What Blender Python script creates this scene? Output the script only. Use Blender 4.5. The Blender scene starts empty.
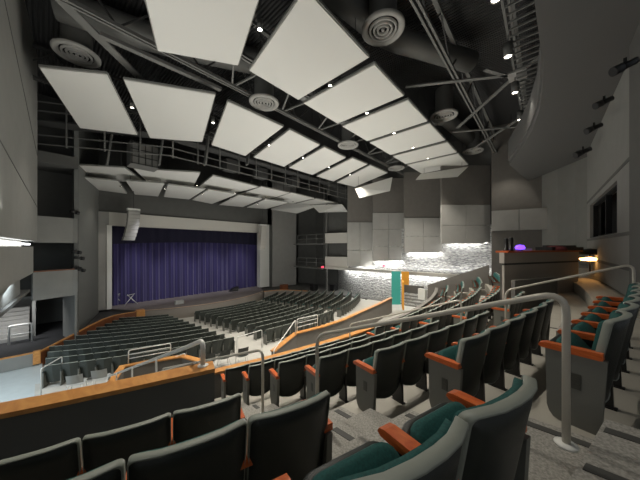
import bpy, math, random
from mathutils import Vector, Matrix
random.seed(7)
S = bpy.context.scene
COL = S.collection
# ---------------------------------------------------------------- layout: X = across the house, Y = towards the stage, Z = height (0 = eye level)
CX, CY = 11.5, 34.0                      # centre of every seating arc
A48 = math.radians(48); sn, cs = math.sin(A48), math.cos(A48)
def ground(px, py, z):                   # point of a sight line at height z
    y = z*250/(247-py); x = (px-320)/250*y
    return Vector((x*cs+y*sn, -x*sn+y*cs, z))
def onU(px, py, U):                      # point of a sight line on the plane Y = U
    tx = (px-320)/250; y = U/(-tx*sn+cs)
    return Vector((y*(tx*cs+sn), U, (247-py)/250*y))
def depth(px, py, y):
    x = (px-320)/250*y
    return Vector((x*cs+y*sn, -x*sn+y*cs, (247-py)/250*y))
def arcY(R, V): return CY-math.sqrt(max(.5,R*R-(V-CX)**2))

# ---------------------------------------------------------------- materials
def mat(name, col, rough=.6, metal=0, noise=0, nscale=20, bump=0, bscale=60, emit=None, estr=1, spec=.5):
    m = bpy.data.materials.new(name); m.use_nodes = True
    nt = m.node_tree; b = nt.nodes['Principled BSDF']
    b.inputs['Base Color'].default_value = (*col, 1)
    b.inputs['Roughness'].default_value = rough; b.inputs['Metallic'].default_value = metal
    b.inputs['Specular IOR Level'].default_value = spec
    if noise or bump: tc = nt.nodes.new('ShaderNodeTexCoord')
    if noise:
        n = nt.nodes.new('ShaderNodeTexNoise'); n.inputs['Scale'].default_value = nscale; n.inputs['Detail'].default_value = 4
        nt.links.new(tc.outputs['Object'], n.inputs['Vector'])
        r = nt.nodes.new('ShaderNodeValToRGB')
        r.color_ramp.elements[0].position = .3; r.color_ramp.elements[1].position = .7
        r.color_ramp.elements[0].color = (*[c*(1-noise) for c in col], 1)
        r.color_ramp.elements[1].color = (*[min(1, c*(1+noise)) for c in col], 1)
        nt.links.new(n.outputs['Fac'], r.inputs['Fac']); nt.links.new(r.outputs['Color'], b.inputs['Base Color'])
    if bump:
        n2 = nt.nodes.new('ShaderNodeTexNoise'); n2.inputs['Scale'].default_value = bscale
        nt.links.new(tc.outputs['Object'], n2.inputs['Vector'])
        bp = nt.nodes.new('ShaderNodeBump'); bp.inputs['Strength'].default_value = bump; bp.inputs['Distance'].default_value = .02
        nt.links.new(n2.outputs['Fac'], bp.inputs['Height']); nt.links.new(bp.outputs['Normal'], b.inputs['Normal'])
    if emit:
        b.inputs['Emission Color'].default_value = (*emit, 1); b.inputs['Emission Strength'].default_value = estr
    return m
def wood(name, c1, c2, scale=6, rough=.35):
    m = mat(name, c1, rough); nt = m.node_tree; b = nt.nodes['Principled BSDF']
    tc = nt.nodes.new('ShaderNodeTexCoord'); mp = nt.nodes.new('ShaderNodeMapping'); mp.inputs['Scale'].default_value = (scale, scale*.35, scale*3)
    n = nt.nodes.new('ShaderNodeTexNoise'); n.inputs['Scale'].default_value = 3; n.inputs['Detail'].default_value = 6; n.inputs['Distortion'].default_value = 1.2
    r = nt.nodes.new('ShaderNodeValToRGB'); r.color_ramp.elements[0].position = .35; r.color_ramp.elements[1].position = .7
    r.color_ramp.elements[0].color = (*c1, 1); r.color_ramp.elements[1].color = (*c2, 1)
    nt.links.new(tc.outputs['Object'], mp.inputs['Vector']); nt.links.new(mp.outputs['Vector'], n.inputs['Vector'])
    nt.links.new(n.outputs['Fac'], r.inputs['Fac']); nt.links.new(r.outputs['Color'], b.inputs['Base Color'])
    return m
M = dict(
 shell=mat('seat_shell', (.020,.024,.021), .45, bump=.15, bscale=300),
 rim=mat('seat_rim_lit', (.27,.29,.25), .5),  # overhead light on edges, shade behind: put into pale rim, dark shell
 teal=mat('teal_fabric', (.008,.075,.068), .85, noise=.25, nscale=90, bump=.2, bscale=400),
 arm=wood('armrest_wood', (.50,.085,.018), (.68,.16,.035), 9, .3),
 arm_darkened=wood('armrest_wood_darkened', (.10,.03,.015), (.16,.05,.02), 9, .5),  # near armrests' orange wood, the far seats' dimness put into its colour
 endp=mat('end_panel', (.15,.15,.13), .55),
 dark=mat('black_metal', (.012,.012,.012), .4),
 plaq=mat('plaque', (.09,.09,.08), .4, .6),
 cap=wood('cap_wood', (.47,.20,.055), (.64,.32,.10), 2.2, .3),
 trimw=wood('stage_trim_wood', (.42,.30,.2), (.52,.38,.27), 3, .4),
 capd=wood('cap_wood_dark', (.15,.05,.02), (.22,.08,.032), 3, .35),
 carpet=mat('carpet', (.31,.30,.27), .95, noise=.32, nscale=55, bump=.5, bscale=180),
 concrete=mat('concrete', (.36,.34,.29), .6, noise=.06, nscale=3),
 pale=mat('pale_floor', (.42,.41,.375), .6, noise=.05, nscale=3),
 bluelit=mat('floor_blue_lit', (.40,.45,.46), .4, noise=.05, nscale=4),  # bluish tint of the corridor light put into the floor colour
 darkfloor=mat('dark_floor', (.045,.045,.048), .8, noise=.2, nscale=15),
 strip=mat('nosing_strip', (.055,.055,.05), .7),
 grey=mat('wall_grey', (.22,.22,.205), .8, noise=.04, nscale=2),
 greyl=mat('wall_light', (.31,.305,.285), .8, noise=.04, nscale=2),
 greyd=mat('wall_dark', (.10,.10,.093), .85, noise=.06, nscale=2),
 shading=mat('curtain_top_shade', (.010,.009,.026), .95),  # near-black colour for the shade under the header
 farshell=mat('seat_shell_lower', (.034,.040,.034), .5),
 wallmid=mat('wall_mid', (.15,.155,.145), .8),
 fascia=mat('fascia_taupe', (.26,.23,.20), .8),
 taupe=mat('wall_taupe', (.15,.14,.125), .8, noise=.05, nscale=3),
 booth=mat('booth_panel', (.48,.43,.375), .7),
 soff=mat('soffit_grey', (.105,.105,.10), .8),
 cream=mat('frame_cream', (.55,.53,.48), .7),
 cloud=mat('cloud_white', (.64,.635,.60), .85),
 cloude=mat('cloud_edge', (.25,.25,.23), .8),
 steel=mat('painted_steel', (.15,.15,.14), .6),
 steeld=mat('dark_steel', (.05,.05,.048), .7),
 deck=mat('roof_deck', (.06,.06,.06), .9),
 duct=mat('duct', (.19,.19,.18), .55, .2),
 rail=mat('rail_paint', (.52,.49,.42), .35, .1),
 railw=mat('rail_white', (.66,.66,.63), .35, .1),
 white=mat('white_plastic', (.7,.7,.66), .5),
 chairg=mat('grey_plastic', (.38,.385,.37), .5),
 stage=mat('stage_floor', (.16,.14,.135), .7, noise=.1, nscale=2),
 black=mat('black_void', (.006,.006,.006), .9),
 tealp=mat('teal_panel', (.05,.40,.36), .6), orangep=mat('orange_panel', (.80,.36,.04), .6),
 glow=mat('lamp_lens', (1,.95,.85), .4, emit=(1,.94,.82), estr=18),
 cove=mat('cove_lens', (1,1,1), .4, emit=(.95,.97,1), estr=9),
 red=mat('red_sign', (.8,.05,.08), .4, emit=(1,.08,.15), estr=1.2),
 purple=mat('purple_screen', (.1,.02,.5), .3, emit=(.16,.05,1), estr=3),
 warm=mat('warm_lamp', (1,.5,.2), .4, emit=(1,.5,.16), estr=9),
 maroon=mat('maroon_cloth', (.22,.05,.055), .8),
)
# pleated curtain: colour only
m = mat('curtain_velvet', (.034,.027,.11), .95); M['curtain'] = m
m.node_tree.nodes['Principled BSDF'].inputs['Sheen Weight'].default_value = .3
# split-face stone
m = mat('split_stone', (.45,.45,.44), .9); nt = m.node_tree; b = nt.nodes['Principled BSDF']; M['stone'] = m
tc = nt.nodes.new('ShaderNodeTexCoord'); mp = nt.nodes.new('ShaderNodeMapping'); mp.inputs['Scale'].default_value = (1.6,1.6,6)
nt.links.new(tc.outputs['Object'], mp.inputs['Vector'])
vo = nt.nodes.new('ShaderNodeTexVoronoi'); vo.inputs['Scale'].default_value = 1.6
no = nt.nodes.new('ShaderNodeTexNoise'); no.inputs['Scale'].default_value = 3; no.inputs['Detail'].default_value = 8
for n in (vo, no): nt.links.new(mp.outputs['Vector'], n.inputs['Vector'])
r = nt.nodes.new('ShaderNodeValToRGB'); r.color_ramp.elements[0].position = .36; r.color_ramp.elements[1].position = .62
r.color_ramp.elements[0].color = (.20,.20,.21,1); r.color_ramp.elements[1].color = (.62,.62,.60,1)
nt.links.new(no.outputs['Fac'], r.inputs['Fac']); nt.links.new(r.outputs['Color'], b.inputs['Base Color'])
bp = nt.nodes.new('ShaderNodeBump'); bp.inputs['Strength'].default_value = .9; bp.inputs['Distance'].default_value = .15
ad = nt.nodes.new('ShaderNodeMath'); ad.operation = 'ADD'
nt.links.new(vo.outputs['Distance'], ad.inputs[0]); nt.links.new(no.outputs['Fac'], ad.inputs[1])
nt.links.new(ad.outputs[0], bp.inputs['Height']); nt.links.new(bp.outputs['Normal'], b.inputs['Normal'])
# corrugated deck
m = M['deck']; nt = m.node_tree; b = nt.nodes['Principled BSDF']
tc = nt.nodes.new('ShaderNodeTexCoord'); wv = nt.nodes.new('ShaderNodeTexWave'); wv.bands_direction = 'X'; wv.inputs['Scale'].default_value = 2.2
nt.links.new(tc.outputs['Object'], wv.inputs['Vector'])
bp = nt.nodes.new('ShaderNodeBump'); bp.inputs['Strength'].default_value = 1; bp.inputs['Distance'].default_value = .1
nt.links.new(wv.outputs['Fac'], bp.inputs['Height']); nt.links.new(bp.outputs['Normal'], b.inputs['Normal'])

# ---------------------------------------------------------------- mesh builder
class MB:
    def __init__(s): s.v=[]; s.f=[]; s.mi=[]; s.sm=[]; s.cur=0
    def add(s, vs, fs, smooth=False):
        o=len(s.v); s.v += [tuple(v) for v in vs]
        for f in fs: s.f.append([i+o for i in f]); s.mi.append(s.cur); s.sm.append(smooth)
        return s
    def box(s, x0,x1,y0,y1,z0,z1):
        vs=[(x0,y0,z0),(x1,y0,z0),(x1,y1,z0),(x0,y1,z0),(x0,y0,z1),(x1,y0,z1),(x1,y1,z1),(x0,y1,z1)]
        return s.add(vs, [(0,3,2,1),(4,5,6,7),(0,1,5,4),(1,2,6,5),(2,3,7,6),(3,0,4,7)])
    def hexa(s, b, t):      # bottom and top quads (counter-clockwise from above)
        n=len(b)
        return s.add(list(b)+list(t), [tuple(range(n-1,-1,-1)), tuple(range(n,2*n))]+[(i,(i+1)%n,n+(i+1)%n,n+i) for i in range(n)])
    def prism(s, pts, z0, z1):   # xy polygon
        a=sum(pts[i][0]*pts[(i+1)%len(pts)][1]-pts[(i+1)%len(pts)][0]*pts[i][1] for i in range(len(pts)))
        if a<0: pts=pts[::-1]
        return s.hexa([(p[0],p[1],z0) for p in pts],[(p[0],p[1],z1) for p in pts])
    def seg(s, p0, p1, z0, z1, t, z0b=None, z1b=None):   # upright wall between two plan points, z*b = heights at p1
        d=Vector((p1[0]-p0[0],p1[1]-p0[1])); d.normalize(); n=Vector((-d.y,d.x))*t/2
        z0b=z0 if z0b is None else z0b; z1b=z1 if z1b is None else z1b
        P=[(p0[0]-n.x,p0[1]-n.y),(p1[0]-n.x,p1[1]-n.y),(p1[0]+n.x,p1[1]+n.y),(p0[0]+n.x,p0[1]+n.y)]
        zb=[z0,z0b,z0b,z0]; zt=[z1,z1b,z1b,z1]
        return s.hexa([(p[0],p[1],z) for p,z in zip(P,zb)],[(p[0],p[1],z) for p,z in zip(P,zt)])
    def path(s, pts, z0, z1, t, zs0=None, zs1=None):     # mitred wall along a plan polyline
        n=len(pts); L=[];Rr=[]
        for i in range(n):
            a=Vector(pts[max(i-1,0)][:2]); b=Vector(pts[min(i+1,n-1)][:2]); d=(b-a).normalized(); q=Vector((-d.y,d.x))*t/2; p=Vector(pts[i][:2])
            L.append(p+q); Rr.append(p-q)
        zs0=zs0 or [z0]*n; zs1=zs1 or [z1]*n
        vs=[]
        for i in range(n): vs += [(Rr[i].x,Rr[i].y,zs0[i]),(L[i].x,L[i].y,zs0[i]),(L[i].x,L[i].y,zs1[i]),(Rr[i].x,Rr[i].y,zs1[i])]
        fs=[(0,1,2,3),(4*n-4,4*n-1,4*n-2,4*n-3)]
        for i in range(n-1):
            o=4*i
            for k in range(4): fs.append((o+k, o+4+k, o+4+(k+1)%4, o+(k+1)%4))
        return s.add(vs, fs)
    def ring(s, R0, R1, V0, V1, z0, z1, n=12, V0b=None, V1b=None):     # arc terrace between radii R0<R1, across V0..V1
        vs=[]
        for i in range(n+1):
            for R in (R0,R1):
                v=V0+(V1-V0)*i/n; y=arcY(R,v); vs += [(v,y,z0),(v,y,z1)]
        # order per i: R0 bottom, R0 top, R1 bottom, R1 top
        fs=[(0,2,3,1),(4*n,4*n+1,4*n+3,4*n+2)]
        for i in range(n):
            o=4*i; q=o+4
            fs += [(o,o+1,q+1,q),(o+1,o+3,q+3,q+1),(o+3,o+2,q+2,q+3),(o+2,o,q,q+2)]
        return s.add(vs, fs)
    def tube(s, pts, r, n=8, cap=True, smooth=True):
        pts=[Vector(p) for p in pts]; m=len(pts); up=None; vs=[]
        for i,p in enumerate(pts):
            d=(pts[min(i+1,m-1)]-pts[max(i-1,0)]).normalized()
            if up is None: up = Vector((0,0,1)) if abs(d.z)<.9 else Vector((1,0,0))
            a=(up-d*up.dot(d)); a = a.normalized() if a.length>1e-5 else d.orthogonal().normalized(); up=a; b=d.cross(a)
            for k in range(n):
                t=2*math.pi*k/n; vs.append(p+a*r*math.cos(t)+b*r*math.sin(t))
        fs=[]
        for i in range(m-1):
            for k in range(n): fs.append((i*n+k, i*n+(k+1)%n, (i+1)*n+(k+1)%n, (i+1)*n+k))
        s.add(vs, fs, smooth)
        if cap:
            o=len(s.v)-m*n; s.f += [[o+k for k in range(n-1,-1,-1)], [o+(m-1)*n+k for k in range(n)]]; s.mi += [s.cur]*2; s.sm += [False]*2
        return s
    def bar(s, p0, p1, w, h=None):     # rectangular bar
        p0=Vector(p0);p1=Vector(p1);h=h or w; d=(p1-p0).normalized(); up=Vector((0,0,1)) if abs(d.z)<.95 else Vector((1,0,0))
        a=d.cross(up).normalized()*w/2; b=a.cross(d).normalized()*h/2
        return s.add([p0-a-b,p0+a-b,p0+a+b,p0-a+b,p1-a-b,p1+a-b,p1+a+b,p1-a+b],[(0,1,2,3),(7,6,5,4),(0,4,5,1),(1,5,6,2),(2,6,7,3),(3,7,4,0)])
    def lathe(s, prof, c, n=24, smooth=True):
        vs=[]
        for r,z in prof:
            for k in range(n):
                t=2*math.pi*k/n; vs.append((c[0]+r*math.cos(t),c[1]+r*math.sin(t),c[2]+z))
        fs=[(i*n+k,i*n+(k+1)%n,(i+1)*n+(k+1)%n,(i+1)*n+k) for i in range(len(prof)-1) for k in range(n)]
        return s.add(vs, fs, smooth)
    def grid(s, fn, nu, nv, smooth=True, closed=False):
        vs=[fn(i/nu,j/nv) for i in range(nu+1) for j in range(nv+1)]
        return s.add(vs, [(i*(nv+1)+j,(i+1)*(nv+1)+j,(i+1)*(nv+1)+j+1,i*(nv+1)+j+1) for i in range(nu) for j in range(nv)], smooth)
    def build(s, name, m, parent=None, bevel=0, fix=True):
        me=bpy.data.meshes.new(name); me.from_pydata(s.v,[],s.f)
        for mm in (m if isinstance(m,(list,tuple)) else [m]): me.materials.append(M[mm] if isinstance(mm,str) else mm)
        for p,i,q in zip(me.polygons,s.mi,s.sm): p.material_index=i; p.use_smooth=q
        me.update()
        if fix:
            import bmesh
            bm=bmesh.new(); bm.from_mesh(me); bmesh.ops.recalc_face_normals(bm, faces=bm.faces); bm.to_mesh(me); bm.free()
        o=bpy.data.objects.new(name,me); COL.objects.link(o)
        if parent: o.parent=parent
        if bevel:
            b=o.modifiers.new('bevel','BEVEL'); b.width=bevel; b.segments=2; b.limit_method='ANGLE'
        return o
def tag(o, label=None, cat=None, group=None, kind=None):
    if label: o['label']=label
    if cat: o['category']=cat
    if group: o['group']=group
    if kind: o['kind']=kind
    return o
def empty(name, loc=(0,0,0), rz=0):
    o=bpy.data.objects.new(name,None); o.empty_display_size=.1; COL.objects.link(o); o.location=loc; o.rotation_euler=(0,0,rz); return o
def struct(name, mb, m, label, cat, **k): return tag(mb.build(name,m,**k), label, cat, kind='structure')
def round_path(pts, r=.12, n=6):       # fillets the corners of a polyline
    pts=[Vector(p) for p in pts]; out=[pts[0]]
    for i in range(1,len(pts)-1):
        a=(pts[i-1]-pts[i]); b=(pts[i+1]-pts[i]); q=min(r,a.length*.49,b.length*.49)
        p0=pts[i]+a.normalized()*q; p1=pts[i]+b.normalized()*q
        for k in range(n+1):
            t=k/n; out.append(p0*(1-t)**2+pts[i]*2*t*(1-t)+p1*t*t)
    out.append(pts[-1]); return out
ORD=['first','second','third','fourth','fifth','sixth','seventh','eighth','ninth','tenth','eleventh','twelfth','thirteenth','fourteenth','fifteenth']

# ================================================================= SEATS
def back_fn(y_off, w, z0, z1, rc, rb, sag, lean=.13):
    # outline of a seat back, returns ring points (x, z) ccw
    P=[]
    def arc(cx,cz,r,a0,a1,n=5):
        for k in range(n+1):
            a=math.radians(a0+(a1-a0)*k/n); P.append((cx+r*math.cos(a),cz+r*math.sin(a)))
    arc(w/2-rb,z0+rb,rb,-90,0); arc(w/2-rc,z1-rc,rc,0,90)
    for k in range(1,5): t=k/5; P.append(((w/2-rc)*(1-2*t), z1+.012*math.sin(math.pi*t)))
    arc(-w/2+rc,z1-rc,rc,90,180); arc(-w/2+rb,z0+rb,rb,180,270)
    for k in range(1,4): t=k/4; P.append(((-w/2+rb)*(1-2*t), z0-.03*math.sin(math.pi*t)))
    return P
def Y(x,z,off,sag,w=.52): return off + sag*abs(2*x/w)**2.4 - .17*(z-.87)
def slab(mb, P, yb, yf, sag, matf=0, matr=0, mats=0):
    n=len(P); vs=[]
    cx=sum(p[0] for p in P)/n; cz=sum(p[1] for p in P)/n
    rings=[]
    for (off,sc) in ((yb,1.0),(yf,1.0)):
        for q in (0,.34,.67,1.0):
            rings.append([(cx+(p[0]-cx)*q*sc, Y(cx+(p[0]-cx)*q*sc, cz+(p[1]-cz)*q*sc, off, sag), cz+(p[1]-cz)*q*sc) for p in P])
    o=len(mb.v)
    for rg in rings: mb.v += rg
    def f(a,b,mi,sm):
        for k in range(n): mb.f.append([o+a*n+k,o+a*n+(k+1)%n,o+b*n+(k+1)%n,o+b*n+k]); mb.mi.append(mi); mb.sm.append(sm)
    for a in (1,2): f(a,a+1,matr,True)
    mb.f.append([o+1*n+k for k in range(n)]); mb.mi.append(matr); mb.sm.append(True)
    for a in (5,6): f(a,a+1,matf,True)
    mb.f.append([o+5*n+k for k in range(n)]); mb.mi.append(matf); mb.sm.append(True)
    f(3,7,mats,True)
    return mb
W=.54
def rim_mb(P, yb, yf, sag, t=.02):
    n=len(P); cx=0; cz=sum(p[1] for p in P)/n; mb=MB(); vs=[]
    for k in range(n):
        x,z=P[k]; q=1-t/.26*.55
        xi,zi=x*q,cz+(z-cz)*(1-t/.3*.6)
        xo,zo=x*1.012,cz+(z-cz)*1.012
        vs += [(xo,Y(xo,zo,yb,sag),zo),(xo,Y(xo,zo,yf,sag),zo),(xi,Y(xi,zi,yf+.004,sag),zi),(xi,Y(xi,zi,yb-.004,sag),zi)]
    fs=[]
    for k in range(n):
        q=(k+1)%n
        for e in range(4): fs.append((4*k+e,4*k+(e+1)%4,4*q+(e+1)%4,4*q+e))
    return mb.add(vs,fs,True)
def pan_pts(ang, L=.42, w=.46, th=.10):
    # tipped-up seat pan, hinge at y=.09,z=.40
    mb=MB(); a=math.radians(ang); d=Vector((0,math.cos(a),math.sin(a))); nn=Vector((0,-math.sin(a),math.cos(a)))
    return d,nn
def pan_mb(ang, y0, t0, t1, w, L=.40, hz=.40):
    a=math.radians(ang); d=Vector((0,math.cos(a),math.sin(a))); nn=Vector((0,-math.sin(a),math.cos(a))); h=Vector((0,y0,hz))
    mb=MB(); P=[]
    for k in range(6): q=math.radians(-90+90*k/5); P.append((w/2-.08+.08*math.cos(q), .08+.08*math.sin(q)))
    for k in range(6): q=math.radians(90*k/5); P.append((w/2-.09+.09*math.cos(q), L-.09+.09*math.sin(q)))
    P += [(-x,l) for x,l in P[::-1]]
    n=len(P); vs=[]
    for t,sc in ((t0,.9),(t0+(t1-t0)*.3,1),(t0+(t1-t0)*.7,1),(t1,.88)):
        for x,l in P: vs.append(Vector((x*sc,0,0))+h+d*(L/2+(l-L/2)*sc)+nn*t)
    fs=[tuple(range(n)),tuple(range(3*n,4*n))]
    for r_ in range(3):
        for k in range(n): fs.append((r_*n+k,r_*n+(k+1)%n,(r_+1)*n+(k+1)%n,(r_+1)*n+k))
    return mb.add(vs,fs,True)
P0=back_fn(0,W,.21,.875,.035,.11,.035)
SAG=.058
meshes={}
def keep(key, mb, m, bevel=0):
    o=mb.build(key, m, bevel=bevel); meshes[key]=o.data
    bev=bevel; bpy.data.objects.remove(o)
    return
keep('back_shell', slab(MB(),P0,-.012,.02,SAG,0,0,0), 'shell')
keep('rim', rim_mb(P0,-.016,.028,SAG,.006), 'rim')
P1=[(x*.94,.60+(z-.60)*.94) for x,z in P0]
keep('back_cushion', slab(MB(),P1,.018,.062,SAG,0,0,0), 'teal')
keep('seat_pan', pan_mb(50,.16,-.055,-.005,.46,.38,.32), 'shell')
keep('seat_cushion', pan_mb(50,.16,-.004,.07,.45,.37,.32), 'teal')
def armrest_mb(x):
    mb=MB(); w=.036
    sec=[(.09,.575),(.09,.625),(.42,.615),(.455,.605),(.465,.585),(.445,.570),(.11,.570)]
    n=len(sec); vs=[(x-w,y,z) for y,z in sec]+[(x+w,y,z) for y,z in sec]
    return mb.add(vs,[tuple(range(n)),tuple(range(2*n-1,n-1,-1))]+[(k,(k+1)%n,n+(k+1)%n,n+k) for k in range(n)])
def support_mb(x):
    mb=MB(); mb.hexa([(x-.02,.10,0),(x+.02,.10,0),(x+.02,.26,0),(x-.02,.26,0)],[(x-.02,.12,.57),(x+.02,.12,.57),(x+.02,.38,.57),(x-.02,.38,.57)])
    mb.box(x-.03,x+.03,.08,.27,0,.012); return mb
def endpanel_mb(x):
    mb=MB(); sec=[(.10,.0),(.07,.57),(.42,.57),(.41,.10),(.395,.05),(.37,.015),(.33,.0)]
    n=len(sec); w=.022; vs=[(x-w,y,z) for y,z in sec]+[(x+w,y,z) for y,z in sec]
    return mb.add(vs,[tuple(range(n)),tuple(range(2*n-1,n-1,-1))]+[(k,(k+1)%n,n+(k+1)%n,n+k) for k in range(n)])
PITCH=.56
for s_,nm in ((-1,'l'),(1,'r')):
    keep('armrest'+nm, armrest_mb(s_*PITCH/2), 'arm'); keep('armrest_darkened'+nm, armrest_mb(s_*PITCH/2), 'arm_darkened'); keep('support'+nm, support_mb(s_*PITCH/2), 'dark'); keep('end_panel'+nm, endpanel_mb(s_*PITCH/2), 'endp')
    x=s_*(PITCH/2+.024); mb=MB(); mb.box(x-.004,x+.004,.205,.265,.30,.42); mb.box(x-.006,x+.006,.212,.258,.318,.345); mb.box(x-.006,x+.006,.212,.258,.352,.378); keep('plaque'+nm, mb, 'plaq')
# far-distance (lighter) versions
def far_back():
    P=[]
    w=.55
    for x,z in ((w/2,.17),(w/2,.84),(w/2-.03,.875),(0,.885),(-w/2+.03,.875),(-w/2,.84),(-w/2,.17),(0,.13)): P.append((x,z))
    mb=MB(); n=len(P); vs=[(x,Y(x,z,-.01,SAG),z) for x,z in P]+[(x,Y(x,z,.06,SAG),z) for x,z in P]+[(0,Y(0,.6,-.01,SAG),.6),(0,Y(0,.6,.06,SAG),.6)]
    fs=[(k,(k+1)%n,n+(k+1)%n,n+k) for k in range(n)]+[(k,(k+1)%n,2*n) for k in range(n)]+[(n+k,n+(k+1)%n,2*n+1) for k in range(n)]
    return mb.add(vs,fs)
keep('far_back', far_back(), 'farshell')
mb=MB()
P=[(.272,.80),(.24,.874),(0,.886),(-.24,.874),(-.272,.80)]
for (x0,z0),(x1,z1) in zip(P,P[1:]): mb.bar((x0,Y(x0,z0,.022,SAG),z0),(x1,Y(x1,z1,.022,SAG),z1),.05,.014)
keep('far_rim', mb, 'rim')
keep('far_pan', MB().hexa([(-.23,.14,.32),(.23,.14,.32),(.23,.24,.30),(-.23,.24,.30)],[(-.22,.34,.66),(.22,.34,.66),(.22,.42,.62),(-.22,.42,.62)]), 'teal')
for s_,nm in ((-1,'l'),(1,'r')):
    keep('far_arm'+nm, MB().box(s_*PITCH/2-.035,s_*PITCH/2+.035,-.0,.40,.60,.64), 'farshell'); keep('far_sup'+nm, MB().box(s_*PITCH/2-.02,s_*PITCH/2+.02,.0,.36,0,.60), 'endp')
def part(key, name, parent, lab=None):
    o=bpy.data.objects.new(name, meshes[key]); COL.objects.link(o); o.parent=parent
    if lab: o['label']=lab
    return o
# ---- rows. rake: (radius of the seat backs, floor height)
RAKE=[(35.5-.93*k, -1.42-.375*k) for k in range(7)]         # k=0 is the row right in front of the camera
ORCH=[(22.4-.98*k, -5.60-.065*k) for k in range(11)]        # k=0 is the rearmost orchestra row
def row_positions(R, V0, V1, from_left=True):
    dphi=PITCH/R
    p0=math.asin((V0-CX)/R); p1=math.asin((V1-CX)/R); n=int((p1-p0)/dphi+.15); out=[]
    for i in range(n):
        out.append(p0+dphi*(i+.5) if from_left else p1-dphi*(i+.5))
    return out
seats=[]
def near_seat(R, z, phi, label, group, ends='', A='armrest'):
    x,y=CX+R*math.sin(phi), CY-R*math.cos(phi)
    t=empty('theater_chair',(x,y,z),phi); tag(t,label,'theater chair',group)
    part('back_shell','back_shell',t); part('rim','lit_edge',t,'pale grey-green edge with overhead light in its colour'); part('back_cushion','back_cushion',t)
    p=part('seat_pan','seat_pan',t); c=part('seat_cushion','seat_cushion',p)
    if 'l' in ends:
        e=part('end_panell','end_panel',t); part('plaquel','row_plaque',e); part(A+'l','armrest',t)
    else:
        part(A+'l','armrest',t); part('supportl','support',t)
    if 'r' in ends:
        e=part('end_panelr','end_panel',t); part('plaquer','row_plaque',e); part(A+'r','armrest',t)
    elif 'R' in ends:
        part(A+'r','armrest',t); part('supportr','support',t)
def far_seat(R, z, phi, label, group, ends=''):
    x,y=CX+R*math.sin(phi), CY-R*math.cos(phi)
    t=empty('theater_chair',(x,y,z),phi); tag(t,label,'theater chair',group)
    part('far_back','back_shell',t); part('far_rim','lit_edge',t); part('far_pan','seat_pan',t); part('far_arml','armrest',t); part('far_supl','support',t)
    if 'r' in ends: part('far_armr','armrest',t); part('far_supr','support',t)
FR=['nearest row','second row','third row','fourth row','fifth row','sixth row','frontmost row']
# upper block right of the rail aisle
for k,(R,z) in enumerate(RAKE):
    ps=row_positions(R,2.78,6.5)
    for i,p in enumerate(ps):
        e=('l' if i==0 else '')+('r' if i==len(ps)-1 else '')
        near_seat(R,z,p,'dark chair right of the near handrail, %s, %s from the aisle'%(FR[k],ORD[i]),'upper seats right of the near handrail',e)
# upper block left of the rail aisle
for k in range(3):
    R,z=RAKE[k]; R-=.06; ps=row_positions(R,-1.15,[1.53,1.30,1.22][k],False)
    for i,p in enumerate(ps):
        e=('r' if i==0 else '')
        near_seat(R,z-.06,p,'black-backed chair left of the near aisle, %s, %s from the aisle'%(FR[k],ORD[i]),'upper seats left of the aisle',e)
# block beyond the second rail
for k in range(2,7):
    R,z=RAKE[k]; ps=row_positions(R,7.75,9.5 if k==2 else 15.3)
    for i,p in enumerate(ps):
        near_seat(R,z,p,'upper chair past the second handrail, %s, %s from that aisle'%(FR[k],ORD[i]),'upper seats before the control booth',('l' if i==0 else '')+('r' if i==len(ps)-1 else ''))
for k in range(1,7):
    R,z=RAKE[k]; ps=row_positions(R,16.7,20.35)
    for i,p in enumerate(ps):
        near_seat(R,z,p,'upper chair by the sloping brown wall, %s, %s from the aisle'%(FR[k],ORD[i]),'upper seats by the sloping brown wall',('l' if i==0 else '')+('r' if i==len(ps)-1 else ''),'armrest_darkened')
# orchestra
cand=[]
PIT=[(-.1,18.06),(.84,19.7),(2.07,21.9),(3.0,23.5),(3.6,24.3),(5.3,24.7)]
for k,(R,z) in enumerate(ORCH):
    for blk,(a,b,fl) in {'left':(-.25,6.75,False),'middle':(8.55,15.0,True),'right':(15.85,23.0,True)}.items():
        ps=row_positions(R,a,b,fl)
        for i,p in enumerate(ps):
            x,y=CX+R*math.sin(p),CY-R*math.cos(p)
            lim=-.28
            for (va,ua),(vb,ub) in zip(PIT,PIT[1:]):
                if ua<=y<=ub: lim=va+(vb-va)*(y-ua)/(ub-ua)
            if y>24.8: lim=5.5
            if min(x,2*CX-x)<lim+.38: continue
            cand.append((x*x+y*y,R,z,p,k,blk,i,len(ps)))
cand.sort(key=lambda c:c[0])
NIND=300-len([o for o in COL.objects if o.name.startswith('theater_chair')])
EDGE={'left':'left of its right-hand aisle end','middle':'right of its left aisle end','right':'right of its left aisle end'}
for d,R,z,p,k,blk,i,n in cand[:NIND]:
    far_seat(R,z,p,'orchestra chair, %s block, %s row from back, %s from its %s aisle'%(blk,ORD[k],ORD[i],'right' if blk=='left' else 'left'),'orchestra seats, %s block'%blk,'r' if (i==n-1 and blk!='left') or (i==0 and blk=='left') else '')
mb=MB()
for d,R,z,p,k,blk,i,n in cand[NIND:]:
    T=Matrix.Translation((CX+R*math.sin(p),CY-R*math.cos(p),z))@Matrix.Rotation(p,4,'Z')
    for key,mi in (('far_back',0),('far_rim',1),('far_pan',2),('far_arml',3),('far_supl',4)):
        me=meshes[key]; mb.cur=mi; mb.add([T@v.co for v in me.vertices],[tuple(q.vertices) for q in me.polygons])
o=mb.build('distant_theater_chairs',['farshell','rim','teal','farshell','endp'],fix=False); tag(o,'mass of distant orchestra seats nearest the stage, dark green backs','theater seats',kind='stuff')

# ================================================================= FLOORS
fl=MB()
FRONT=.53
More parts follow.
